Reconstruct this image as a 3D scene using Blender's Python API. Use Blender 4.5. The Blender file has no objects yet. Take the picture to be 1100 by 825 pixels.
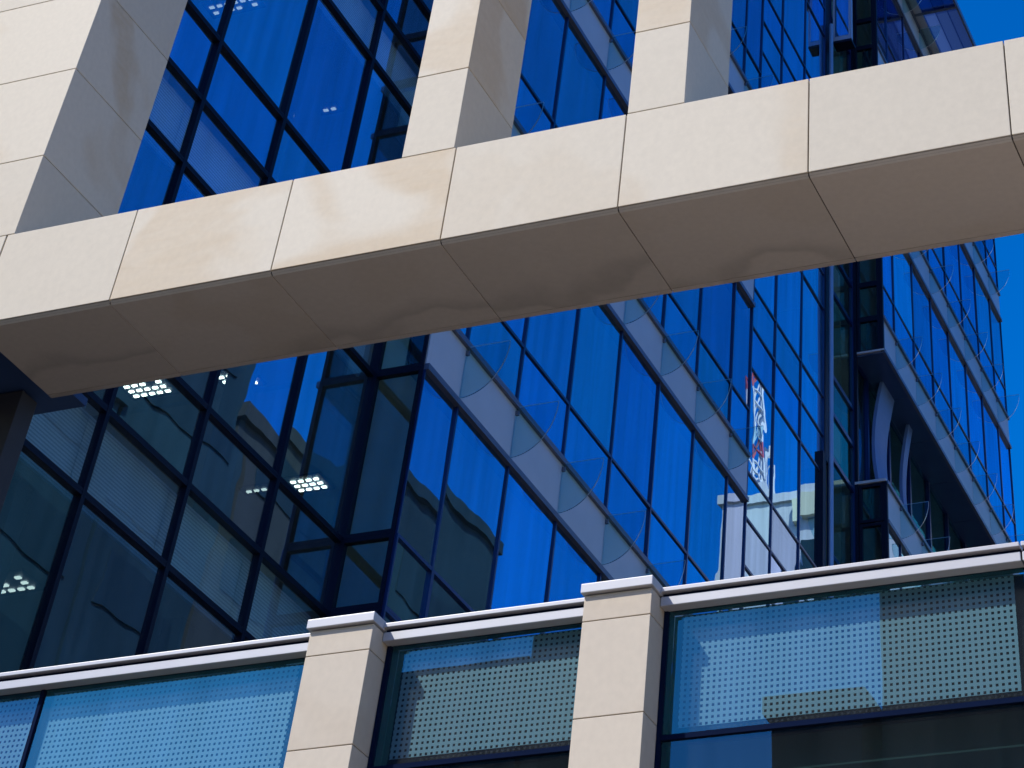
import bpy, bmesh, math, random
from mathutils import Matrix, Vector

# ------------------------------------------------------------------ camera, sky, sun, exposure
S = bpy.context.scene
COL = S.collection
RV = (0.688427406, 0.158901933, -0.321284338)          # camera rotation (axis * angle)
FPX, PPX, PPY, PW, PH = 2074.84, 789.546, -354.647, 1100.0, 825.0
_th = math.sqrt(sum(v * v for v in RV))
ROT = Matrix.Rotation(_th, 3, Vector(RV))              # world axes seen from the camera (x right, y down, z forward)
cam_d = bpy.data.cameras.new("camera")
cam_d.sensor_fit = 'HORIZONTAL'
cam_d.sensor_width = 36.0
cam_d.lens = FPX / PW * 36.0
cam_d.shift_x = (PW / 2 - PPX) / PW
cam_d.shift_y = -(PH / 2 - PPY) / PW
cam_d.clip_start = 0.1
cam_d.clip_end = 6000
cam = bpy.data.objects.new("camera", cam_d)
COL.objects.link(cam)
_r, _d, _f = ROT[0], ROT[1], ROT[2]
cam.matrix_world = Matrix(((_r[0], -_d[0], -_f[0], 0), (_r[1], -_d[1], -_f[1], 0), (_r[2], -_d[2], -_f[2], 0), (0, 0, 0, 1)))
S.camera = cam

SUN_EL, SUN_AZ = math.radians(44), math.radians(222)    # azimuth clockwise from +Y
w = bpy.data.worlds.new("World")
S.world = w
w.use_nodes = True
wn, wl = w.node_tree.nodes, w.node_tree.links
for n in list(wn):
    wn.remove(n)
sky = wn.new('ShaderNodeTexSky')
sky.sky_type = 'NISHITA'
sky.sun_disc = False
sky.sun_elevation = SUN_EL
sky.sun_rotation = SUN_AZ
sky.air_density = 1.0
sky.dust_density = 0.5
sky.ozone_density = 3.0
hs = wn.new('ShaderNodeHueSaturation')
hs.inputs['Hue'].default_value = 0.515
hs.inputs['Saturation'].default_value = 1.5
hs.inputs['Value'].default_value = 1.0
bg = wn.new('ShaderNodeBackground')
bg.inputs['Strength'].default_value = 0.135
wo = wn.new('ShaderNodeOutputWorld')
wl.new(sky.outputs[0], hs.inputs['Color'])
wl.new(hs.outputs[0], bg.inputs['Color'])
wl.new(bg.outputs[0], wo.inputs['Surface'])

sd = bpy.data.lights.new("sun", 'SUN')
sd.energy = 2.9
sd.angle = math.radians(0.5)
sd.color = (1.0, 0.94, 0.86)
sun = bpy.data.objects.new("sun", sd)
COL.objects.link(sun)
_sv = Vector((math.sin(SUN_AZ) * math.cos(SUN_EL), math.cos(SUN_AZ) * math.cos(SUN_EL), math.sin(SUN_EL)))
sun.rotation_euler = _sv.to_track_quat('Z', 'Y').to_euler()

S.view_settings.view_transform = 'Standard'
S.view_settings.look = 'None'
S.view_settings.exposure = 0.6
S.view_settings.gamma = 1.0
S.view_settings.use_curve_mapping = False
S.render.engine = 'CYCLES'
S.cycles.max_bounces = 10
S.cycles.glossy_bounces = 6
S.cycles.diffuse_bounces = 4
S.cycles.transparent_max_bounces = 24
S.cycles.caustics_reflective = False
S.cycles.caustics_refractive = False
S.cycles.use_denoising = True

GROUND = -1.7
random.seed(7)


def project(p):
    c = ROT @ Vector(p)
    return PPX + FPX * c[0] / c[2], PPY + FPX * c[1] / c[2], c[2]


def in_frame(p, margin=230):
    x, y, z = project(p)
    return z > 0 and -margin < x < PW + margin and -margin < y < PH + margin


# ------------------------------------------------------------------ materials
def new_mat(name):
    m = bpy.data.materials.new(name)
    m.use_nodes = True
    nt = m.node_tree
    for n in list(nt.nodes):
        nt.nodes.remove(n)
    out = nt.nodes.new('ShaderNodeOutputMaterial')
    return m, nt, out


def N(nt, t, **kw):
    n = nt.nodes.new(t)
    for k, v in kw.items():
        setattr(n, k, v)
    return n


def math_node(nt, op, a, b=None, c=None):
    n = nt.nodes.new('ShaderNodeMath')
    n.operation = op
    for i, v in enumerate((a, b, c)):
        if v is None:
            continue
        if isinstance(v, (int, float)):
            n.inputs[i].default_value = v
        else:
            nt.links.new(v, n.inputs[i])
    return n.outputs[0]


def principled(name, col, rough=0.5, metal=0.0, noise=0.0, nscale=4.0, bump=0.0, spec=0.5, island=0.0):
    m, nt, out = new_mat(name)
    p = N(nt, 'ShaderNodeBsdfPrincipled')
    p.inputs['Roughness'].default_value = rough
    p.inputs['Metallic'].default_value = metal
    p.inputs['Specular IOR Level'].default_value = spec
    nt.links.new(p.outputs[0], out.inputs['Surface'])
    geo = N(nt, 'ShaderNodeNewGeometry')
    tn = N(nt, 'ShaderNodeTexNoise')
    tn.inputs['Scale'].default_value = nscale
    tn.inputs['Detail'].default_value = 6
    nt.links.new(geo.outputs['Position'], tn.inputs['Vector'])
    f = math_node(nt, 'MULTIPLY_ADD', tn.outputs['Fac'], 2 * noise, 1 - noise)
    if island:
        g = math_node(nt, 'MULTIPLY_ADD', geo.outputs['Random Per Island'], 2 * island, 1 - island)
        f = math_node(nt, 'MULTIPLY', f, g)
    mx = N(nt, 'ShaderNodeVectorMath', operation='SCALE')
    mx.inputs[0].default_value = col
    nt.links.new(f, mx.inputs['Scale'])
    nt.links.new(mx.outputs[0], p.inputs['Base Color'])
    if bump:
        b = N(nt, 'ShaderNodeBump')
        b.inputs['Strength'].default_value = bump
        b.inputs['Distance'].default_value = 0.02
        nt.links.new(tn.outputs['Fac'], b.inputs['Height'])
        nt.links.new(b.outputs[0], p.inputs['Normal'])
    return m


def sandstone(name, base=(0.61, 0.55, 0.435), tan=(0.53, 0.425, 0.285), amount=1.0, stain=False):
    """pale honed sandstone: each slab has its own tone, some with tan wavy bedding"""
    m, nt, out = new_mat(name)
    L = nt.links
    p = N(nt, 'ShaderNodeBsdfPrincipled')
    p.inputs['Roughness'].default_value = 0.62
    p.inputs['Specular IOR Level'].default_value = 0.35
    L.new(p.outputs[0], out.inputs['Surface'])
    geo = N(nt, 'ShaderNodeNewGeometry')
    rnd = geo.outputs['Random Per Island']
    off = N(nt, 'ShaderNodeVectorMath', operation='SCALE')
    off.inputs[0].default_value = (37.0, 17.0, 29.0)
    L.new(rnd, off.inputs['Scale'])
    pos = N(nt, 'ShaderNodeVectorMath', operation='ADD')
    L.new(geo.outputs['Position'], pos.inputs[0])
    L.new(off.outputs[0], pos.inputs[1])
    # wide warped bedding
    big = N(nt, 'ShaderNodeTexNoise')
    big.inputs['Scale'].default_value = 0.75
    big.inputs['Detail'].default_value = 3
    big.inputs['Distortion'].default_value = 0.7
    L.new(pos.outputs[0], big.inputs['Vector'])
    r1 = N(nt, 'ShaderNodeMapRange', interpolation_type='SMOOTHSTEP')
    r1.inputs['From Min'].default_value = 0.50
    r1.inputs['From Max'].default_value = 0.60
    L.new(big.outputs['Fac'], r1.inputs['Value'])
    mp = N(nt, 'ShaderNodeMapping')
    mp.inputs['Rotation'].default_value = (0.3, 0.5, 0.2)
    mp.inputs['Scale'].default_value = (1.0, 1.0, 5.0)
    L.new(pos.outputs[0], mp.inputs['Vector'])
    wav = N(nt, 'ShaderNodeTexNoise')
    wav.inputs['Scale'].default_value = 2.2
    wav.inputs['Detail'].default_value = 5
    wav.inputs['Distortion'].default_value = 1.2
    L.new(mp.outputs[0], wav.inputs['Vector'])
    band = math_node(nt, 'MULTIPLY_ADD', wav.outputs['Fac'], 0.9, 0.45)
    f = math_node(nt, 'MULTIPLY', r1.outputs[0], band)
    r2 = N(nt, 'ShaderNodeMapRange')
    r2.inputs['From Min'].default_value = 0.25
    r2.inputs['From Max'].default_value = 0.9
    L.new(rnd, r2.inputs['Value'])
    f = math_node(nt, 'MULTIPLY', f, r2.outputs[0])
    f = math_node(nt, 'MULTIPLY', f, amount)
    mix = N(nt, 'ShaderNodeMix', data_type='RGBA')
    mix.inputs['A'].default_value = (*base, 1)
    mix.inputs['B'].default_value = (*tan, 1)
    L.new(f, mix.inputs['Factor'])
    fine = N(nt, 'ShaderNodeTexNoise')
    fine.inputs['Scale'].default_value = 22
    fine.inputs['Detail'].default_value = 8
    L.new(pos.outputs[0], fine.inputs['Vector'])
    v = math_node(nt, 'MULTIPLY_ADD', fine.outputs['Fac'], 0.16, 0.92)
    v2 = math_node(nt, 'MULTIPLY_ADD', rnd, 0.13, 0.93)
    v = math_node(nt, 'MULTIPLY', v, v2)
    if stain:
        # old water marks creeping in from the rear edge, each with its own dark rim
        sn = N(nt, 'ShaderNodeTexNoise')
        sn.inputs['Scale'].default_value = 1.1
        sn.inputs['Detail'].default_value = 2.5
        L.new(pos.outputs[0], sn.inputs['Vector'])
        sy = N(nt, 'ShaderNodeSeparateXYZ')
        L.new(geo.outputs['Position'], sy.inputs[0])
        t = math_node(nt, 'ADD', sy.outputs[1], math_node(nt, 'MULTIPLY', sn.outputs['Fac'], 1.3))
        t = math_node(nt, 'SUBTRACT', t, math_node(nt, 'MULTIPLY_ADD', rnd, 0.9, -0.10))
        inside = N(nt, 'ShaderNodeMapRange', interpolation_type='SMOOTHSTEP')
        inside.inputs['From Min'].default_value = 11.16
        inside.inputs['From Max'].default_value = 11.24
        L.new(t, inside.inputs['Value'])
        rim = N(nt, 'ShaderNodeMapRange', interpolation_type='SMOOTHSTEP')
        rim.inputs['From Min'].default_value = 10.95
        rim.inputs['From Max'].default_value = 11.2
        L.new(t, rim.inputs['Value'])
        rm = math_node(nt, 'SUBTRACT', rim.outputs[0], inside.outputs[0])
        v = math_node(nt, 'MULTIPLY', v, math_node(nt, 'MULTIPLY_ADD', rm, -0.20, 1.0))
    sc = N(nt, 'ShaderNodeVectorMath', operation='SCALE')
    L.new(mix.outputs['Result'], sc.inputs[0])
    L.new(v, sc.inputs['Scale'])
    L.new(sc.outputs[0], p.inputs['Base Color'])
    b = N(nt, 'ShaderNodeBump')
    b.inputs['Strength'].default_value = 0.06
    b.inputs['Distance'].default_value = 0.004
    L.new(fine.outputs['Fac'], b.inputs['Height'])
    L.new(b.outputs[0], p.inputs['Normal'])
    return m


def glass(name, refl=(0.52, 0.68, 0.95), trans=(0.42, 0.62, 0.70), fac=0.60, wav=0.0018, dirt=0.02, rough=0.0):
    """coated facade glass: a tinted mirror over a dim tinted view of the rooms, gently warped"""
    m, nt, out = new_mat(name)
    L = nt.links
    gl = N(nt, 'ShaderNodeBsdfGlossy')
    gl.inputs['Roughness'].default_value = rough
    oi = N(nt, 'ShaderNodeObjectInfo')
    geo = N(nt, 'ShaderNodeNewGeometry')
    off = N(nt, 'ShaderNodeVectorMath', operation='SCALE')
    off.inputs[0].default_value = (61.0, 43.0, 53.0)
    L.new(oi.outputs['Random'], off.inputs['Scale'])
    pos = N(nt, 'ShaderNodeVectorMath', operation='ADD')
    L.new(geo.outputs['Position'], pos.inputs[0])
    L.new(off.outputs[0], pos.inputs[1])
    tn = N(nt, 'ShaderNodeTexNoise')
    tn.inputs['Scale'].default_value = 0.9
    tn.inputs['Detail'].default_value = 1.5
    L.new(pos.outputs[0], tn.inputs['Vector'])
    b = N(nt, 'ShaderNodeBump')
    b.inputs['Strength'].default_value = 1.0
    b.inputs['Distance'].default_value = wav
    L.new(tn.outputs['Fac'], b.inputs['Height'])
    L.new(b.outputs[0], gl.inputs['Normal'])
    # streaky rain dirt and a slightly different coating on every pane
    st = N(nt, 'ShaderNodeMapping')
    st.inputs['Scale'].default_value = (5.0, 5.0, 0.35)
    L.new(pos.outputs[0], st.inputs['Vector'])
    sn = N(nt, 'ShaderNodeTexNoise')
    sn.inputs['Scale'].default_value = 1.2
    sn.inputs['Detail'].default_value = 5
    L.new(st.outputs[0], sn.inputs['Vector'])
    k = math_node(nt, 'MULTIPLY_ADD', sn.outputs['Fac'], 0.62, 0.66)
    k2 = math_node(nt, 'MULTIPLY_ADD', oi.outputs['Random'], 0.34, 0.82)
    k = math_node(nt, 'MULTIPLY', k, k2)
    sc = N(nt, 'ShaderNodeVectorMath', operation='SCALE')
    hue = N(nt, 'ShaderNodeMix', data_type='RGBA')       # coatings differ a little from pane to pane
    hue.inputs['A'].default_value = (refl[0], refl[1] * 0.94, refl[2], 1)
    hue.inputs['B'].default_value = (refl[0], refl[1] * 1.17, refl[2] * 0.97, 1)
    wn_ = N(nt, 'ShaderNodeTexWhiteNoise', noise_dimensions='1D')
    L.new(oi.outputs['Random'], wn_.inputs['W'])
    L.new(math_node(nt, 'POWER', wn_.outputs['Value'], 1.6), hue.inputs['Factor'])
    L.new(hue.outputs['Result'], sc.inputs[0])
    L.new(k, sc.inputs['Scale'])
    L.new(sc.outputs[0], gl.inputs['Color'])
    tr = N(nt, 'ShaderNodeBsdfTransparent')
    tr.inputs['Color'].default_value = (*trans, 1)
    mx = N(nt, 'ShaderNodeMixShader')
    fr = N(nt, 'ShaderNodeFresnel')
    fr.inputs['IOR'].default_value = 1.5
    ff = math_node(nt, 'MULTIPLY_ADD', fr.outputs[0], 1 - fac, fac)
    front = math_node(nt, 'SUBTRACT', 1.0, geo.outputs['Backfacing'])      # only the coated outer face mirrors
    ff = math_node(nt, 'MULTIPLY', ff, front)
    tc = N(nt, 'ShaderNodeMix', data_type='RGBA')
    tc.inputs['A'].default_value = (*trans, 1)
    tc.inputs['B'].default_value = (1, 1, 1, 1)
    L.new(geo.outputs['Backfacing'], tc.inputs['Factor'])
    L.new(tc.outputs['Result'], tr.inputs['Color'])
    L.new(ff, mx.inputs[0])
    L.new(tr.outputs[0], mx.inputs[1])
    L.new(gl.outputs[0], mx.inputs[2])
    df = N(nt, 'ShaderNodeBsdfDiffuse')
    df.inputs['Color'].default_value = (0.35, 0.38, 0.40, 1)
    mx2 = N(nt, 'ShaderNodeMixShader')
    d = math_node(nt, 'MULTIPLY', sn.outputs['Fac'], dirt * 2)
    L.new(d, mx2.inputs[0])
    L.new(mx.outputs[0], mx2.inputs[1])
    L.new(df.outputs[0], mx2.inputs[2])
    L.new(mx2.outputs[0], out.inputs['Surface'])
    return m


def emission(name, col, s):
    m, nt, out = new_mat(name)
    e = N(nt, 'ShaderNodeEmission')
    e.inputs['Color'].default_value = (*col, 1)
    e.inputs['Strength'].default_value = s
    nt.links.new(e.outputs[0], out.inputs['Surface'])
    return m


def striped(name, a, b, pitch, rough=0.6):
    """fine horizontal louvre lines (they belong to the panel itself)"""
    m, nt, out = new_mat(name)
    L = nt.links
    p = N(nt, 'ShaderNodeBsdfPrincipled')
    p.inputs['Roughness'].default_value = rough
    geo = N(nt, 'ShaderNodeNewGeometry')
    sp = N(nt, 'ShaderNodeSeparateXYZ')
    L.new(geo.outputs['Position'], sp.inputs[0])
    f = math_node(nt, 'FRACT', math_node(nt, 'DIVIDE', sp.outputs[2], pitch))
    f = math_node(nt, 'GREATER_THAN', f, 0.55)
    tn = N(nt, 'ShaderNodeTexNoise')
    tn.inputs['Scale'].default_value = 1.3
    L.new(geo.outputs['Position'], tn.inputs['Vector'])
    mix = N(nt, 'ShaderNodeMix', data_type='RGBA')
    mix.inputs['A'].default_value = (*a, 1)
    mix.inputs['B'].default_value = (*b, 1)
    L.new(f, mix.inputs['Factor'])
    sc = N(nt, 'ShaderNodeVectorMath', operation='SCALE')
    L.new(mix.outputs['Result'], sc.inputs[0])
    L.new(math_node(nt, 'MULTIPLY_ADD', tn.outputs['Fac'], 0.7, 0.65), sc.inputs['Scale'])
    L.new(sc.outputs[0], p.inputs['Base Color'])
    L.new(p.outputs[0], out.inputs['Surface'])
    return m


def perforated(name, col, pitch=0.0335, zpitch=0.0305, hole=0.235):
    """metal sheet punched with square holes; the holes are really see-through"""
    m, nt, out = new_mat(name)
    L = nt.links
    p = N(nt, 'ShaderNodeBsdfPrincipled')
    p.inputs['Roughness'].default_value = 0.45
    p.inputs['Base Color'].default_value = (*col, 1)
    tr = N(nt, 'ShaderNodeBsdfTransparent')
    geo = N(nt, 'ShaderNodeNewGeometry')
    sp = N(nt, 'ShaderNodeSeparateXYZ')
    L.new(geo.outputs['Position'], sp.inputs[0])

    def cell(o, pit):
        f = math_node(nt, 'FRACT', math_node(nt, 'DIVIDE', o, pit))
        return math_node(nt, 'ABSOLUTE', math_node(nt, 'SUBTRACT', f, 0.5))
    mx = math_node(nt, 'MAXIMUM', cell(sp.outputs[0], pitch), cell(sp.outputs[2], zpitch))
    h = math_node(nt, 'LESS_THAN', mx, hole)
    ms = N(nt, 'ShaderNodeMixShader')
    L.new(h, ms.inputs[0])
    L.new(p.outputs[0], ms.inputs[1])
    L.new(tr.outputs[0], ms.inputs[2])
    L.new(ms.outputs[0], out.inputs['Surface'])
    return m


M = dict(
    stone=sandstone('sandstone'),
    soffit=sandstone('shaded_sandstone', (0.51, 0.465, 0.39), (0.45, 0.39, 0.30), 0.5, True),  # same stone, with underside shade put into a darker base colour
    pier=sandstone('pier_sandstone', (0.56, 0.49, 0.385), (0.48, 0.395, 0.29), 0.5),
    joint=principled('dark_joint', (0.06, 0.05, 0.045), 0.9),
    navy=principled('navy_frame', (0.002, 0.0045, 0.02), 0.5, 0.0, 0.15, 3.0, spec=0.25),
    matte=principled('matte_navy', (0.004, 0.010, 0.035), 0.9, 0.0, 0.2, 3.0, spec=0.04),
    bluef=principled('blue_frame', (0.005, 0.020, 0.11), 0.3, 0.0, 0.15, 3.0, spec=0.7),
    navy2=principled('navy_metal', (0.04, 0.085, 0.20), 0.4, 0.2, 0.2, 2.0),
    glass=glass('coated_glass'),
    glass2=glass('coated_glass_far', refl=(0.50, 0.68, 0.97), fac=0.68),
    pglass=glass('parapet_glass', refl=(0.05, 0.45, 0.66), trans=(0.80, 0.93, 0.96), fac=0.20, wav=0.0008, dirt=0.03),
    sglass=glass('spandrel_glass', refl=(0.50, 0.70, 0.95), trans=(0.84, 0.95, 0.97), fac=0.33),
    rglass=glass('return_glass', refl=(0.45, 0.75, 0.62), trans=(0.65, 0.88, 0.85), fac=0.13),
    lglass=glass('lower_glass', refl=(0.08, 0.42, 0.55), trans=(0.40, 0.58, 0.58), fac=0.20, wav=0.0015, dirt=0.018),
    spandrel=principled('spandrel_metal', (0.58, 0.60, 0.65), 0.42, 0.12, 0.10, 2.0, island=0.08),
    alu=principled('pale_aluminium', (0.48, 0.49, 0.515), 0.42, 0.2, 0.06, 6.0),
    trim=principled('trim_metal', (0.16, 0.18, 0.24), 0.4, 0.5, 0.1),
    louvre=striped('louvre_backing', (0.66, 0.86, 0.95), (0.40, 0.58, 0.68), 0.036),
    dark=principled('dark_room', (0.20, 0.20, 0.13), 0.8, 0.0, 0.3, 0.8),
    slab=principled('ceiling_tiles', (0.55, 0.54, 0.46), 0.8, 0.0, 0.2, 1.0),
    curtain=principled('room_blind', (0.34, 0.33, 0.30), 0.8, 0.0, 0.25, 2.5),
    olive=principled('olive_wall', (0.03, 0.075, 0.08), 0.8, 0.0, 0.3, 2.0),
    screen=principled('blue_screen', (0.12, 0.22, 0.46), 0.45, 0.1, 0.1),
    pole=principled('blue_grey_steel', (0.42, 0.48, 0.60), 0.35, 0.3, 0.05),
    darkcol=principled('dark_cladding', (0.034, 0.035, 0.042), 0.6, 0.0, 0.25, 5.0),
    perf=perforated('perforated_sheet', (0.155, 0.30, 0.35)),
    lamp=emission('lamp_light', (1.0, 0.93, 0.74), 10.0),
    lampdim=emission('lamp_light_dim', (1.0, 0.95, 0.82), 2.0),
    lampfaint=emission('lamp_light_faint', (1.0, 0.95, 0.85), 1.1),
    asphalt=principled('asphalt', (0.075, 0.07, 0.066), 0.9, 0.0, 0.25, 0.15),
    bounce=principled('pale_bounce', (0.68, 0.54, 0.40), 0.9, 0.0, 0.15, 0.4),  # warm tone chosen for the added bounce sheet
    bdark=principled('charcoal_facade', (0.020, 0.058, 0.075), 0.8, 0.0, 0.4, 0.25, spec=0.1),
    bbrown=principled('brown_facade', (0.034, 0.050, 0.046), 0.8, 0.0, 0.4, 0.4),
    bglass=principled('charcoal_glass', (0.015, 0.046, 0.064), 0.7, spec=0.1),
    bwhite=principled('white_render', (0.66, 0.66, 0.66), 0.8, 0.0, 0.08, 0.2),
    cream=principled('cream_paint', (0.75, 0.72, 0.50), 0.7),
    red=principled('crane_red', (0.42, 0.07, 0.10), 0.5),
    white=principled('crane_white', (0.62, 0.60, 0.62), 0.5),
    canopy=None,
    warm=principled('warm_louvre', (0.60, 0.52, 0.38), 0.6, 0.0, 0.4, 6.0),
)


def frosted():
    m, nt, out = new_mat('frosted_canopy_glass')
    tr = N(nt, 'ShaderNodeBsdfTransparent')
    tr.inputs['Color'].default_value = (0.38, 0.56, 0.85, 1)
    tl = N(nt, 'ShaderNodeBsdfTranslucent')
    geo = N(nt, 'ShaderNodeNewGeometry')
    sc = N(nt, 'ShaderNodeVectorMath', operation='SCALE')
    sc.inputs[0].default_value = (0.11, 0.15, 0.22)
    nt.links.new(math_node(nt, 'MULTIPLY_ADD', geo.outputs['Random Per Island'], 0.8, 0.5), sc.inputs['Scale'])
    nt.links.new(sc.outputs[0], tl.inputs['Color'])
    mx = N(nt, 'ShaderNodeMixShader')
    mx.inputs[0].default_value = 0.6
    nt.links.new(tr.outputs[0], mx.inputs[1])
    nt.links.new(tl.outputs[0], mx.inputs[2])
    nt.links.new(mx.outputs[0], out.inputs['Surface'])
    return m


M['canopy'] = frosted()


def fin_glass():
    m, nt, out = new_mat('fin_glass')
    tr = N(nt, 'ShaderNodeBsdfTransparent')
    tr.inputs['Color'].default_value = (0.76, 0.91, 0.93, 1)
    gl = N(nt, 'ShaderNodeBsdfGlossy')
    gl.inputs['Roughness'].default_value = 0.02
    gl.inputs['Color'].default_value = (0.8, 0.95, 1.0, 1)
    fr = N(nt, 'ShaderNodeFresnel')
    fr.inputs['IOR'].default_value = 1.45
    geo = N(nt, 'ShaderNodeNewGeometry')
    mx = N(nt, 'ShaderNodeMixShader')
    nt.links.new(math_node(nt, 'MULTIPLY', fr.outputs[0], math_node(nt, 'SUBTRACT', 1.0, geo.outputs['Backfacing'])), mx.inputs[0])
    nt.links.new(tr.outputs[0], mx.inputs[1])
    nt.links.new(gl.outputs[0], mx.inputs[2])
    nt.links.new(mx.outputs[0], out.inputs['Surface'])
    return m


def fin_edge():
    m, nt, out = new_mat('fin_edge')
    tr = N(nt, 'ShaderNodeBsdfTransparent')
    tr.inputs['Color'].default_value = (0.30, 0.58, 0.66, 1)
    gl = N(nt, 'ShaderNodeBsdfTranslucent')
    gl.inputs['Color'].default_value = (0.75, 0.90, 0.95, 1)
    g2 = N(nt, 'ShaderNodeBsdfGlossy')
    g2.inputs['Roughness'].default_value = 0.3
    m0 = N(nt, 'ShaderNodeMixShader')
    m0.inputs[0].default_value = 0.5
    nt.links.new(gl.outputs[0], m0.inputs[1])
    nt.links.new(g2.outputs[0], m0.inputs[2])
    mx = N(nt, 'ShaderNodeMixShader')
    mx.inputs[0].default_value = 0.85
    nt.links.new(tr.outputs[0], mx.inputs[1])
    nt.links.new(m0.outputs[0], mx.inputs[2])
    nt.links.new(mx.outputs[0], out.inputs['Surface'])
    return m


M['fin'] = fin_glass()
M['finedge'] = fin_edge()


# ------------------------------------------------------------------ mesh helpers
class MB:
    """collects boxes, prisms and tubes for ONE mesh object"""

    def __init__(self):
        self.v, self.f, self.mi = [], [], []

    def quad(self, pts, mi=0):
        i = len(self.v)
        self.v += [tuple(p) for p in pts]
        self.f.append(tuple(range(i, i + len(pts))))
        self.mi.append(mi)

    def box(self, x0, x1, y0, y1, z0, z1, mi=0):
        i = len(self.v)
        self.v += [(x, y, z) for z in (z0, z1) for y in (y0, y1) for x in (x0, x1)]
        for q in ((0, 2, 3, 1), (4, 5, 7, 6), (0, 1, 5, 4), (2, 6, 7, 3), (0, 4, 6, 2), (1, 3, 7, 5)):
            self.f.append(tuple(i + k for k in q))
            self.mi.append(mi)
        return self

    def prism(self, prof, axis, a, b, mi=0, mside=None):
        """prof: 2-D outline; extruded along axis ('x','y','z') from a to b"""
        n = len(prof)
        i = len(self.v)
        for t in (a, b):
            for (u, v) in prof:
                self.v.append({'x': (t, u, v), 'y': (u, t, v), 'z': (u, v, t)}[axis])
        self.f.append(tuple(i + k for k in range(n - 1, -1, -1)))
        self.mi.append(mi)
        self.f.append(tuple(i + n + k for k in range(n)))
        self.mi.append(mi)
        for k in range(n):
            k2 = (k + 1) % n
            self.f.append((i + k, i + k2, i + n + k2, i + n + k))
            self.mi.append(mi if mside is None else mside[k] if isinstance(mside, (list, tuple)) else mside)
        return self

    def bar(self, p, q, r, n=4, mi=0):
        p, q = Vector(p), Vector(q)
        d = (q - p).normalized()
        u = d.orthogonal().normalized()
        v = d.cross(u)
        i = len(self.v)
        for c in (p, q):
            for k in range(n):
                a = 2 * math.pi * k / n + math.pi / 4
                self.v.append(tuple(c + u * r * math.cos(a) + v * r * math.sin(a)))
        for k in range(n):
            k2 = (k + 1) % n
            self.f.append((i + k, i + k2, i + n + k2, i + n + k))
            self.mi.append(mi)
        self.f.append(tuple(i + k for k in range(n - 1, -1, -1)))
        self.f.append(tuple(i + n + k for k in range(n)))
        self.mi += [mi, mi]
        return self

    def build(self, name, mats, parent=None, bevel=0.0, smooth=False, recalc=True):
        me = bpy.data.meshes.new(name)
        me.from_pydata(self.v, [], self.f)
        mats = mats if isinstance(mats, (list, tuple)) else [mats]
        for mt in mats:
            me.materials.append(M[mt])
        me.polygons.foreach_set('material_index', self.mi)
        if recalc or bevel:
            bm = bmesh.new()
            bm.from_mesh(me)
            if bevel:
                bmesh.ops.bevel(bm, geom=list(bm.edges), offset=bevel, segments=2, affect='EDGES', profile=0.6)
            bmesh.ops.recalc_face_normals(bm, faces=list(bm.faces))
            bm.to_mesh(me)
            bm.free()
        if smooth:
            me.polygons.foreach_set('use_smooth', [True] * len(me.polygons))
        me.update()
        o = bpy.data.objects.new(name, me)
        COL.objects.link(o)
        if parent is not None:
            o.parent = parent
        return o


def thing(name, label, cat, group=None):
    o = bpy.data.objects.new(name, None)
    COL.objects.link(o)
    o['label'] = label
    o['category'] = cat
    if group:
        o['group'] = group
    return o


def tag(o, label, cat, group=None):
    o['label'] = label
    o['category'] = cat
    if group:
        o['group'] = group
    return o


# ------------------------------------------------------------------ ground
g = MB()
g.quad([(-2500, -2500, GROUND), (2500, -2500, GROUND), (2500, 2500, GROUND), (-2500, 2500, GROUND)])
go = g.build('ground', 'asphalt')
go['kind'] = 'structure'
pl = MB().box(-2.5, 15, -14, 44, GROUND - 0.2, GROUND + 0.13).build('bounce_sheet', 'bounce')  # unseen pale sheet, added to bounce warm light onto soffit and pillar sides
pl['kind'] = 'structure'

# ------------------------------------------------------------------ glass wings
FL = 3.9                                                  # storey height
B0 = 12.96                                                # a spandrel's lower edge on the near and middle wings
X1, X2, X3 = -12.75, -12.0, -11.3                         # the three stepped facade planes
YC, YD, YE = 19.9, 38.15, 50.3                            # inner corners and far end


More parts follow.
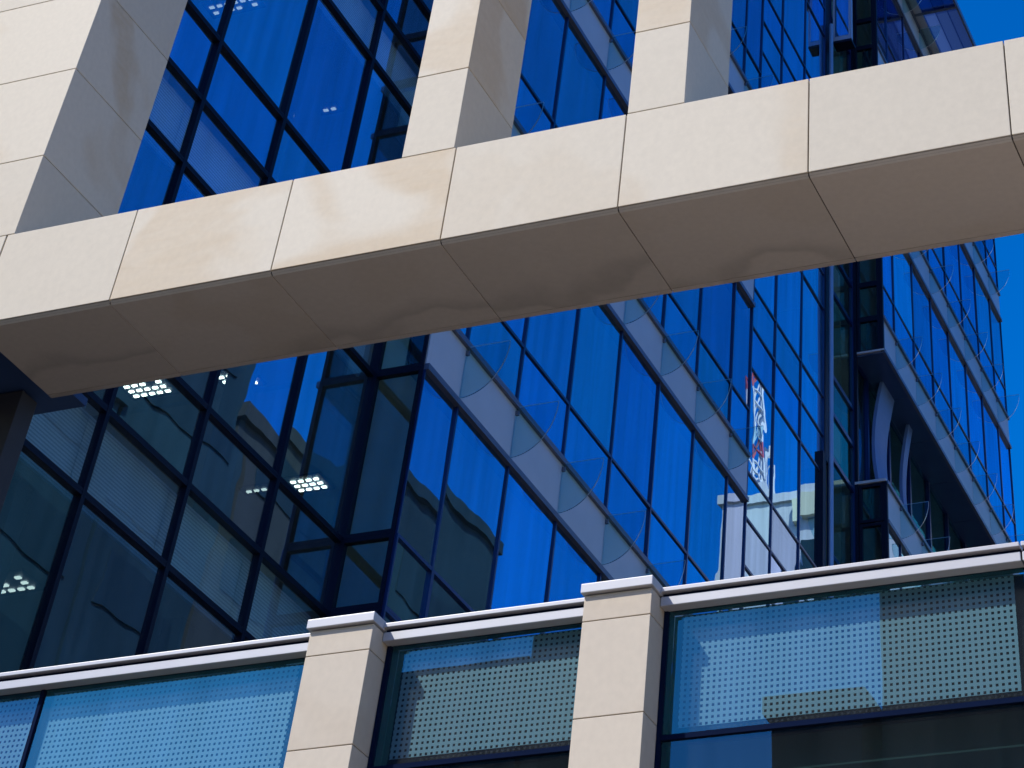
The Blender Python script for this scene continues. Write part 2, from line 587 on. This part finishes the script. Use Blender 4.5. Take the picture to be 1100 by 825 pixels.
def cell_window(parent, plane, c, u0, u1, z0, z1, gmat, fw=0.030, proud=0.035, label=None, name='window', margin=230):
    """one window: a pane with its own frame ring as sub-part.  plane 'x' faces +X at X=c, 'y' faces -Y at Y=c"""
    um, zm = (u0 + u1) / 2, (z0 + z1) / 2
    ctr = (c, um, zm) if plane == 'x' else (um, c, zm)
    if not in_frame(ctr, margin):
        return None
    tilt_u, tilt_z = random.gauss(0, 0.0032), random.gauss(0, 0.0032)
    th = 0.012
    mb = MB()
    a, b = (u0 + 0.01 - um, u1 - 0.01 - um), (z0 + 0.01 - zm, z1 - 0.01 - zm)
    pts = []
    for t in (0, th):
        for v in b:
            for u in a:
                d = u * tilt_u + v * tilt_z
                if plane == 'x':
                    pts.append((-t - 0.02 + d, u, v))
                else:
                    pts.append((u, t + 0.02 + d, v))
    mb.v = pts
    mb.f = [(0, 1, 3, 2), (4, 6, 7, 5), (0, 4, 5, 1), (2, 3, 7, 6), (0, 2, 6, 4), (1, 5, 7, 3)]
    mb.mi = [0] * 6
    o = mb.build(name, gmat, parent)
    o.location = ctr
    if label:
        o['label'] = label
    fb = MB()
    e = 0.0012
    A0, A1, Z0, Z1 = u0 - um + e, u1 - um - e, z0 - zm + e, z1 - zm - e

    def bx(ua, ub, za, zb, pr):
        if plane == 'x':
            fb.box(-0.06, pr, ua, ub, za, zb)
        else:
            fb.box(ua, ub, -pr, 0.06, za, zb)
    bx(A0, A0 + fw, Z0, Z1, proud)
    bx(A1 - fw, A1, Z0, Z1, proud)
    bx(A0 + fw, A1 - fw, Z0, Z0 + fw, proud - 0.004)
    bx(A0 + fw, A1 - fw, Z1 - fw, Z1, proud - 0.004)
    f = fb.build('frame', 'bluef' if plane == 'x' and c > X1 else 'navy', o)
    return o


def storeys(lo, hi):
    """lower spandrel edges between lo and hi"""
    k = math.ceil((lo - B0) / FL)
    while B0 + k * FL < hi:
        yield B0 + k * FL
        k += 1


def rooms(parent, x_back, x_front, y0, y1, zs, wall=True):
    for b in zs:
        s = MB().box(x_back, x_front, y0, y1, b + 0.05, b + 0.74)
        s.build('floor_slab', 'slab', parent)
    if wall:
        MB().box(x_back - 0.3, x_back, y0, y1, GROUND, 44).build('core_wall', 'dark', parent)


# ---- near wing -------------------------------------------------------------
near = thing('office_building', 'dark nearest wing of blue glass offices, lit ceiling lamps inside, behind the stone frame', 'building')
ym1 = [YC - 1.6 * k for k in range(8)]
zs1 = list(storeys(4.0, 26.0))
for k in range(7):
    u1, u0 = ym1[k], ym1[k + 1]
    for b in zs1:
        for (za, zb) in ((b, b + 0.87), (b + 0.87, b + 1.74), (b + 1.74, b + FL)):
            cell_window(near, 'x', X1, u0, u1, za, zb, 'sglass' if za == b else 'glass')
        if in_frame((X1, (u0 + u1) / 2, b + .4)):
            MB().box(X1 - 0.24, X1 - 0.20, u0 + 0.004, u1 - 0.004, b + 0.01, b + 0.86).build('louvre_panel', 'louvre', near)
# return of the inner corner (faces the street) closes the near wing
for b in zs1:
    for (za, zb) in ((b, b + 0.87), (b + 0.87, b + 1.74), (b + 1.74, b + FL)):
        cell_window(near, 'y', YC, X1 + 0.02, X2 - 0.02, za, zb, 'rglass', 0.05, 0.03)
for b in zs1:
    MB().box(X2 - 0.34, X2 - 0.03, YC + 0.05, YC + 0.075, b + 0.02, b + 0.85).build('corner_backing', 'navy', near)
# roller blinds drawn in a few rooms
for (k, b, za, zb) in ((3, 9.06, 0.90, 1.70),):
    MB().box(X1 - 0.25, X1 - 0.235, ym1[k + 1] + 0.05, ym1[k] - 0.05, b + za, b + zb).build('roller_blind', 'louvre', near)
# interior columns standing behind the glass
for yy in (13.1, 14.75, 17.9):
    MB().box(X1 - 0.75, X1 - 0.5, yy, yy + 0.25, GROUND, 27).build('inner_column', 'curtain', near)
rooms(near, -20.5, X1 - 0.30, 8.6, YC - 0.05, zs1)
MB().box(-20.5, X1 - 0.3, 8.5, 8.58, GROUND, 27).build('side_wall', 'dark', near)

# ---- middle wing -----------------------------------------------------------
mid = thing('office_building', 'bright blue middle glass wing with grey bands between dark inner corner and steel pole', 'building')
ym2 = [YC, 20.88, 22.5, 24.13, 25.76, 27.4, 29.02, 30.68, 31.66]
zs2 = list(storeys(4.0, 42.0))


def spandrel_band(parent, X, ys, b, h=0.85, label=None):
    for k in range(len(ys) - 1):
        y0, y1 = ys[k], ys[k + 1]
        if not in_frame((X, (y0 + y1) / 2, b + h / 2)):
            continue
        s = MB().box(X - 0.25, X + 0.0, y0 + (0.09 if k == 0 else 0.006), y1 - 0.006, b + 0.05, b + h - 0.05)
        if k == 0:
            s.box(X - 0.03, X - 0.001, y0 + 0.004, y0 + 0.089, b + 0.05, b + h - 0.05)
        s.build('spandrel_panel', 'spandrel', parent)
    t = MB()
    t.box(X - 0.25, X + 0.05, ys[0], ys[-1], b - 0.035, b + 0.045)
    t.box(X - 0.25, X + 0.05, ys[0], ys[-1], b + h - 0.045, b + h + 0.035)
    if any(in_frame((X, y, b + h / 2)) for y in ys):
        t.build('band_trim', 'trim', parent)


FIN_PROF = [(0.0, 0.73), (0.0, 0.0)] + [(0.64 * math.sin(a), 0.73 - 0.73 * math.cos(a)) for a in [math.pi / 2 * i / 14 for i in range(1, 15)]]


def glass_fin(parent, X, y, b):
    if not in_frame((X + 0.3, y, b + 0.5), 40):
        return
    prof = [(X + 0.004 + u, b + 0.09 + v) for (u, v) in FIN_PROF]
    f = MB().prism(prof, 'y', y - 0.012, y + 0.012, 0, [1] * len(prof))
    o = f.build('glass_fin', ['fin', 'finedge'], parent)
    c = MB().box(X + 0.002, X + 0.05, y - 0.018, y + 0.018, b + 0.70, b + 0.76)
    c.build('bracket', 'trim', o)


for b in zs2:
    lower = b < 12.0
    for k in range(8):
        y0, y1 = ym2[k], ym2[k + 1]
        if lower:
            cell_window(mid, 'x', X2, y0, y1, b, b + 0.87, 'glass', 0.032, 0.02)
            cell_window(mid, 'x', X2, y0, y1, b + 0.87, b + 1.74, 'glass', 0.032, 0.02)
        else:
            cell_window(mid, 'x', X2, y0, y1, b + 0.85, b + 1.74, 'glass', 0.020, 0.008)
        cell_window(mid, 'x', X2, y0, y1, b + 1.74, b + FL, 'glass', 0.020, 0.008)
    if not lower:
        spandrel_band(mid, X2, ym2, b)
        for y in ym2[1:-1]:
            glass_fin(mid, X2, y, b)
# stair bay: tighter grid of transoms without bands
ym2b = [31.66, 33.0, 34.58, 36.05]
zst = []
for k in range(7):
    t = 12.79 + 3.78 * k
    zst += [t, t + 0.86, t + 2.92]
for j in range(3):
    for i in range(len(zst) - 1):
        cell_window(mid, 'x', X2, ym2b[j], ym2b[j + 1], zst[i], zst[i + 1], 'glass2', 0.020, 0.008, name='stair_window')
# dark strip, then the glazed strip running into the next inner corner
for (z0, z1) in ((14.0, 19.9), (19.9, 40.0)):
    MB().box(X2 - 0.2, X2 + (0.07 if z1 < 20 else 0.004), 35.80 if z1 < 20 else 36.06, 36.0 if z1 < 20 else 36.42, z0 + 0.004, z1).build('corner_post', 'navy', mid)
for b in zs2:
    for (za, zb) in ((b + 0.4, b + 1.25), (b + 1.25, b + FL + 0.4 - 1.0), (b + FL - 0.6, b + FL + 0.4)):
        cell_window(mid, 'x', X2, 36.45, 38.1, za, zb, 'rglass', 0.045, 0.02, name='side_window')
rooms(mid, -20.5, X2 - 0.30, YC + 0.05, YD - 0.05, zs2)
# projecting glazed bay above the pole
bay = MB().box(X2 + 0.05, -11.46, 36.5, 36.62, 31.0, 39.0)
bay.build('bay_front', 'pole', mid)
MB().box(X2 + 0.12, -11.53, 36.488, 36.498, 31.12, 39.0).build('bay_glass', 'glass2', mid)
MB().box(X2 + 0.05, -11.46, 36.50, 36.85, 30.93, 30.995).build('bay_soffit', 'navy', mid)

# ---- far wing --------------------------------------------------------------
far = thing('office_building', 'farthest blue glass wing against the sky with an open loggia and overhanging roof', 'building')
ym3 = [YD] + [39.14 + 1.65 * k for k in range(7)] + [YE]
B3 = 19.44
zs3 = [B3 - FL + FL * k for k in range(6)]


for i, b in enumerate(zs3[:-1] + [35.04]):
    loggia = abs(b - B3) < 0.1
    if b < 35:
        for k in range(len(ym3) - 1):
            y0, y1 = ym3[k], ym3[k + 1]
            if loggia:
                cell_window(far, 'x', X2 - 0.02, y0, y1, b + 0.87, b + FL, 'lglass', 0.05, 0.05)
            else:
                cell_window(far, 'x', X3, y0, y1, b + 0.85, b + 1.74, 'glass2', 0.020, 0.006)
                cell_window(far, 'x', X3, y0, y1, b + 1.74, b + FL, 'glass2', 0.020, 0.006)
        # return facing the street
        if not loggia:
            cell_window(far, 'y', YD, X2 + 0.1, X3 - 0.06, b + 0.85, b + 1.74, 'rglass', 0.06, 0.03)
            cell_window(far, 'y', YD, X2 + 0.1, X3 - 0.06, b + 1.74, b + FL, 'rglass', 0.06, 0.03)
        cell_window(far, 'y', YD, X2 + 0.1, X3 - 0.06, b + 0.02, b + 0.85, 'rglass', 0.06, 0.03)
    spandrel_band(far, X3, ym3, b, 0.86)
    for y in ym3[1:-1]:
        glass_fin(far, X3, y, b)
for b in zs3:
    MB().box(X3 - 0.40, X3 - 0.03, YD + 0.045, YD + 0.07, b + 0.02, b + 0.84).build('corner_backing', 'navy', far)
# corner posts beside the return glass, interrupted at the loggia
for (z0, z1) in ((14.0, 20.30), (23.34, 40.2)):
    MB().box(X3 - 0.055, X3 + 0.02, YD - 0.03, YD + 0.05, z0, z1).build('corner_post', 'navy', far)
MB().box(X2 - 0.1, X2 + 0.09, YD - 0.05, YD + 0.05, 14.0, 40.2).build('corner_post', 'navy', far)
# loggia: soffit with joints, floor, edge trims and bowed screens
lg = MB()
for k in range(6):
    lg.box(X2 + 0.02, X3 - 0.02, YD + 2.02 * k + 0.01, min(YD + 2.02 * (k + 1) - 0.01, YE), 23.30, 23.34)
lg.build('loggia_soffit', 'navy2', far)
MB().box(X2 - 0.02, X3 + 0.03, YD - 0.04, YE, 23.345, 23.385).build('loggia_edge', 'spandrel', far)
MB().box(X2 + 0.02, X3 - 0.02, YD + 0.1, YE, 20.24, 20.30).build('loggia_floor', 'slab', far)
MB().box(X2 - 0.02, X3 + 0.01, YD - 0.06, YD + 0.06, 20.303, 20.36).build('loggia_edge', 'spandrel', far)


def bowed(y0, y1, xt, bow, th, z0, z1):
    zz = [z0 + (z1 - z0) * i / 16 for i in range(17)]
    xl = [xt - bow * math.sin(math.pi * min(1, max(0, (z - z0) / (z1 - z0)))) for z in zz]
    prof = list(zip(xl, zz)) + [(x + th, z) for x, z in zip(xl[::-1], zz[::-1])]
    return MB().prism(prof, 'y', y0, y1)


bowed(39.3, 40.2, -11.74, 0.22, 0.075, 20.31, 23.295).build('bowed_screen', 'screen', far, smooth=False)
bowed(41.3, 41.6, -11.72, 0.20, 0.075, 20.31, 23.295).build('bowed_screen', 'screen', far, smooth=False)
MB().box(-20.5, X3 - 0.3, YE - 0.15, YE, GROUND, 40.0).build('end_wall', 'navy2', far)
# overhanging roof
cp = MB()
ribs = [YD - 0.3 + 2.04 * k for k in range(8)]
for k in range(len(ribs) - 1):
    for (xa, xb) in ((-11.02, -10.70), (-10.68, -10.36), (-10.34, -10.06)):
        cp.box(xa, xb, ribs[k] + 0.06, ribs[k + 1] - 0.06, 35.97, 36.05)
cp.build('canopy_slats', 'canopy', far)
cb = MB()
for y in ribs:
    cb.box(X3 + 0.02, -10.05, y - 0.05, y + 0.05, 35.95, 36.10)
cb.box(-10.045, -9.99, YD - 0.4, YE + 0.3, 35.93, 36.12)
cb.build('canopy_rib', 'trim', far)
MB().box(X3 + 0.03, -11.04, YD - 0.3, YE + 0.2, 35.96, 36.04).build('canopy_edge_strip', 'alu', far)
MB().box(-20.5, X3 + 0.02, YD - 0.4, YE + 0.3, 36.13, 36.3).build('roof', 'trim', far)
rooms(far, -20.5, X3 - 0.75, YD + 0.1, YE - 0.2, [z for z in zs3])
MB().box(-20.5, X2 - 0.3, YD - 0.03, YD + 0.03, GROUND, 36).build('party_wall', 'dark', far)

# steel pole at the step
pole = tag(MB().bar((-11.90, 36.22, GROUND), (-11.90, 36.22, 31.3), 0.055, 14).build('steel_pole', 'pole', smooth=True),
           'tall slim blue grey steel pole rising up the step between the two blue wings', 'pole')

# ceiling lamps inside


def ceiling_lamp(x, y, z, nx, ny, mat, label):
    t = thing('ceiling_light', label, 'ceiling light', 'louvred ceiling lights behind the glass')
    t.location = (x, y, z)
    MB().box(-0.12 * nx / 2 - .05, 0.12 * nx / 2 + .05, -0.12 * ny / 2 - .05, 0.12 * ny / 2 + .05, -0.03, -0.002).build('housing', 'trim', t)
    d = MB()
    for i in range(nx):
        for j in range(ny):
            if random.random() < 0.12:
                continue
            cx, cy = (i - (nx - 1) / 2) * 0.12, (j - (ny - 1) / 2) * 0.12
            d.box(cx - 0.034, cx + 0.034, cy - 0.022, cy + 0.022, -0.045, -0.031)
    d.build('diffuser', mat, t)


for (x, y, z, nx, ny, mt, lb) in (
        (-15.80, 19.36, 12.99, 5, 3, 'lamp', 'lit grid of ceiling lamps just under the beam, beside the leftmost mullion crossing'),
        (-14.52, 19.50, 12.99, 4, 3, 'lamp', 'brightest lit ceiling lamp grid, just under the stone beam right of another grid'),
        (-14.95, 22.25, 12.99, 4, 3, 'lamp', 'lit ceiling lamp grid low in the pane left of the dark inner corner'),
        (-14.60, 16.62, 9.09, 4, 3, 'lampdim', 'faint lit ceiling lamp grid at the left picture edge above the parapet'),
        (-15.75, 22.2, 12.99, 3, 1, 'lampdim', 'short faint row of ceiling lamps seen through a lined pane'),
        (-14.05, 16.70, 16.89, 6, 2, 'lampfaint', 'faint ceiling lamp rows high in the blue glass at the top edge'),
        (-14.1, 19.15, 16.89, 6, 1, 'lampfaint', 'faint single row of ceiling lamps in blue glass above the beam')):
    ceiling_lamp(x, y, z, nx, ny, mt, lb)

# ------------------------------------------------------------------ stone frame
frame = thing('stone_frame', 'pale sandstone frame of a long beam and three pillars crossing before the blue glass', 'stone frame')
FY, BZ0, BZ1 = 10.0, 7.44, 8.216
XJ = [-9.87, -8.72, -7.405, -6.09, -4.78, -3.443, -2.09, -0.78, 0.53, 1.84]
bm_ = MB()
for k in range(len(XJ) - 1):
    x0, x1 = XJ[k] + 0.0045, XJ[k + 1] - 0.0045
    bm_.box(x0, x1, FY, 11.03, 7.467, BZ1)
for k in range(3):
    bm_.box(-9.877 - 1.31 * (k + 1) + .0035, -9.877 - 1.31 * k - .0035, FY, 10.28, 7.467, BZ1)
beam = bm_.build('beam', 'stone', frame, bevel=0.004)
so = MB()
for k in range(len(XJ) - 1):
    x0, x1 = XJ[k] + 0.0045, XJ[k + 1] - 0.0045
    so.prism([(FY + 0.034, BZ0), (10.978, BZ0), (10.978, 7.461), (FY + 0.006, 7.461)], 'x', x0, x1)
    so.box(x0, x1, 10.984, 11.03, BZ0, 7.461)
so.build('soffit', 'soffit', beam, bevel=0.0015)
co = MB().box(-9.86, 1.8, FY + 0.02, 11.01, 7.45, 8.19)
co.box(-13.5, -9.87, FY + 0.02, 10.26, 7.48, 8.19)
co.build('joint_core', 'joint', beam)
MB().box(-13.8, -9.882, 10.29, 11.45, 7.60, 7.66).build('metal_soffit', 'navy2', frame)


def pillar(x0, x1, y0, y1, zj, zt):
    p = MB()
    z = BZ1 + 0.006
    for zz in zj + [zt]:
        p.box(x0, x1, y0, y1, z, zz - 0.0035)
        z = zz + 0.0035
    o = p.build('pillar', 'stone', frame, bevel=0.004)
    MB().box(x0 + 0.02, x1 - 0.02, y0 + 0.02, y1 - 0.02, BZ1, zt - 0.02).build('joint_core', 'joint', o)
    return o


zj = [8.932, 9.785, 10.64, 11.49, 12.35, 13.2]
pillar(-13.2, -9.81, FY, 11.03, zj, 14.05)
pillar(-6.525, -6.108, FY, 10.79, zj, 14.05)
pillar(-4.772, -4.350, FY, 10.80, zj, 14.05)

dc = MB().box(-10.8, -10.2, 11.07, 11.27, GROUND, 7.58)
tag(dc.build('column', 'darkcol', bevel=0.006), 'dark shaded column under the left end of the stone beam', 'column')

# ------------------------------------------------------------------ parapet
par = thing('parapet', 'low parapet of perforated glass panels between two sandstone piers with metal caps', 'parapet')


def pier(x0, x1):
    p = MB()
    zs = [GROUND] + [4.2455 - 0.515 * k for k in range(10, -1, -1)] + [4.757, 4.902]
    for a, b in zip(zs[:-1], zs[1:]):
        p.box(x0, x1, FY, 10.33, a + 0.0025, b - 0.0025)
    o = p.build('pier', 'pier', par, bevel=0.003)
    MB().box(x0 + 0.015, x1 - 0.015, FY + 0.015, 10.315, GROUND, 4.89).build('joint_core', 'joint', o)
    c = MB()
    c.box(x0 - 0.014, x1 + 0.012, FY - 0.03, 10.345, 4.906, 4.957)
    c.build('cap', 'alu', o, bevel=0.004)


pier(-6.492, -6.077)
pier(-4.745, -4.335)
BAYS = [(-9.9, -6.497), (-6.072, -4.750), (-4.330, -2.26)]
for (a, b) in BAYS + [(-2.25, 0.6)]:
    MB().box(a, b, 10.10, 10.30, 4.919, 4.942).build('coping', 'alu', par, bevel=0.003)
    MB().box(a, b, 10.12, 10.20, 4.848, 4.898).build('rail', 'alu', par, bevel=0.004)
    MB().box(a, b, 10.14, 10.28, 4.86, 4.918).build('rail_web', 'matte', par)
PANELS = [(-9.85, -8.46, -9.75, -8.50), (-8.42, -6.52, -8.385, -6.68), (-6.05, -4.77, -5.975, -4.862), (-4.31, -2.27, -4.235, -2.335), (-2.2, 0.5, -2.1, 0.4)]
for (a, b, fa, fb) in PANELS:
    p = MB().box(a, b, 10.205, 10.217, 4.197, 4.855).build('glass_panel', 'pglass', par)
    MB().box(fa, fb, 10.248, 10.2505, 4.245, 4.835).build('perforated_sheet', 'perf', p)
    MB().box(a, b, 10.30, 10.32, 4.18, 4.862).build('backing', 'navy', p)
    MB().box(a, b, 10.205, 10.217, 1.6, 4.165).build('lower_glass', 'lglass', par)
    MB().box(a, b, 10.19, 10.28, 4.168, 4.194).build('transom', 'matte', par)
for x in (-8.44, -2.235, -6.5, -4.76, -6.06, -4.32):
    MB().box(x - 0.012, x + 0.012, 10.19, 10.29, 1.6, 4.86).build('mullion', 'matte', par)
pw = MB().box(-9.9, 0.6, 10.22, 10.34, GROUND, 1.59)
pw.build('base_wall', 'pier', par)
bk = MB().box(-9.9, 0.6, 10.40, 10.5, GROUND, 4.6)
bk.build('inner_wall', 'olive', par)

# ------------------------------------------------------------------ buildings across the street (seen in the glass)


def block(name, label, x0, x1, y0, y1, zt, mat, wmat, pitch=3.6, wx=True):
    t = thing(name, label, 'building')
    MB().box(x0, x1, y0, y1, GROUND, zt).build('wall', mat, t)
    MB().box(x0 - 0.2, x1 + 0.2, y0 - 0.2, y1 + 0.2, zt, zt + 0.5).build('roof', mat, t)
    if wx:
        z = 1.5
        n = 0
        while z + 2 < zt:
            s = MB()
            s.box(x0 - 0.06, x0 - 0.003, y0 + 0.8, y1 - 0.8, z, z + 1.7)
            s.build('window', wmat, t)
            z += pitch
    return t


block('opposite_building', 'low charcoal block across the street mirrored at the left of the dark glass', 16, 34, 31, 49.6, 33.0, 'bdark', 'bglass')
block('opposite_building', 'tall charcoal block across the street mirrored left of the blue gap', 16, 30, 49.8, 56.9, 39.6, 'bdark', 'bglass')
block('opposite_building', 'brown block across the street mirrored right of the blue gap', 16, 30, 57.1, 66.0, 36.4, 'bbrown', 'bglass')
block('opposite_building', 'dark block across the street whose skyline is mirrored in the first blue panes', 16, 30, 66.2, 74.6, 38.6, 'bdark', 'bglass')
wb = block('white_building', 'white building mirrored at the foot of the middle blue wing', 4.0, 15.6, 100, 112, 53.0, 'bwhite', 'bglass', 3.6, False)
MB().box(9.4, 10.5, 99.5, 100, 51.6, 52.9).build('balcony', 'cream', wb)
MB().box(9.3, 10.6, 99.93, 99.995, 47.5, 50.4).build('window', 'bglass', wb)
block('street_building', 'lower dark block behind the viewer mirrored low in the middle parapet panel', -37.5, -30.6, -60, -40, 27.2, 'bdark', 'bglass', wx=False)
block('street_building', 'tall brown block behind the viewer mirrored at the right of the middle parapet panel', -30.4, -29.0, -43, -40, 34.0, 'bbrown', 'bglass', wx=False)
block('street_building', 'narrow dark block behind the viewer mirrored halfway along the right parapet panel', -22.2, -19.2, -46, -41, 25.5, 'bdark', 'bglass', wx=False)
block('street_building', 'wide tall brown block behind the viewer mirrored at the right end of the parapet', -18.2, 6, -46, -40, 36.0, 'bbrown', 'bglass', wx=False)


def crane(x, y, zt):
    t = thing('tower_crane', 'red and white tower crane mirrored in the blue panes left of the pole', 'crane')
    sec, wd = 3.0, 0.85
    n = int((zt - GROUND) / sec)
    mast = MB()
    for k in range(n):
        z0 = GROUND + k * sec
        mi = 0 if k % 4 == 1 else 1
        for sx in (-wd, wd):
            for sy in (-wd, wd):
                mast.bar((x + sx, y + sy, z0), (x + sx, y + sy, z0 + sec), 0.10, 4, mi)
        c = [(x - wd, y - wd), (x + wd, y - wd), (x + wd, y + wd), (x - wd, y + wd)]
        for i in range(4):
            a, b = c[i], c[(i + 1) % 4]
            mast.bar((*a, z0), (*b, z0), 0.06, 4, mi)
            mast.bar((*a, z0), (*b, z0 + sec), 0.05, 4, mi)
    mast.build('mast', ['red', 'white'], t)
    MB().box(x - 1.3, x + 0.2, y - 2.0, y - 0.9, zt - 5.5, zt - 3.6).build('cab', 'white', t)
    j = MB()
    p0, p1 = Vector((x, y, zt - 3.0)), Vector((x + 1.8, y + 4, zt + 7.5))
    for k in range(8):
        a, b = p0.lerp(p1, k / 8), p0.lerp(p1, (k + 1) / 8)
        mi = 0 if k in (2, 7) else 1
        for o in ((-.4, 0, 0), (.4, 0, 0), (0, 0.5, .7)):
            j.bar(a + Vector(o), b + Vector(o), 0.1, 4, mi)
        j.bar(a + Vector((-.4, 0, 0)), b + Vector((.4, 0, 0)), 0.08, 4, mi)
        j.bar(a + Vector((.4, 0, 0)), b + Vector((0, .5, .7)), 0.08, 4, mi)
    j.build('jib', ['red', 'white'], t)
    MB().box(x - 1.6, x - 1.25, y - 0.4, y + 0.4, zt - 6.6, zt - 4.4).build('counterweight', 'white', t)


crane(16.4, 110, 62.0)
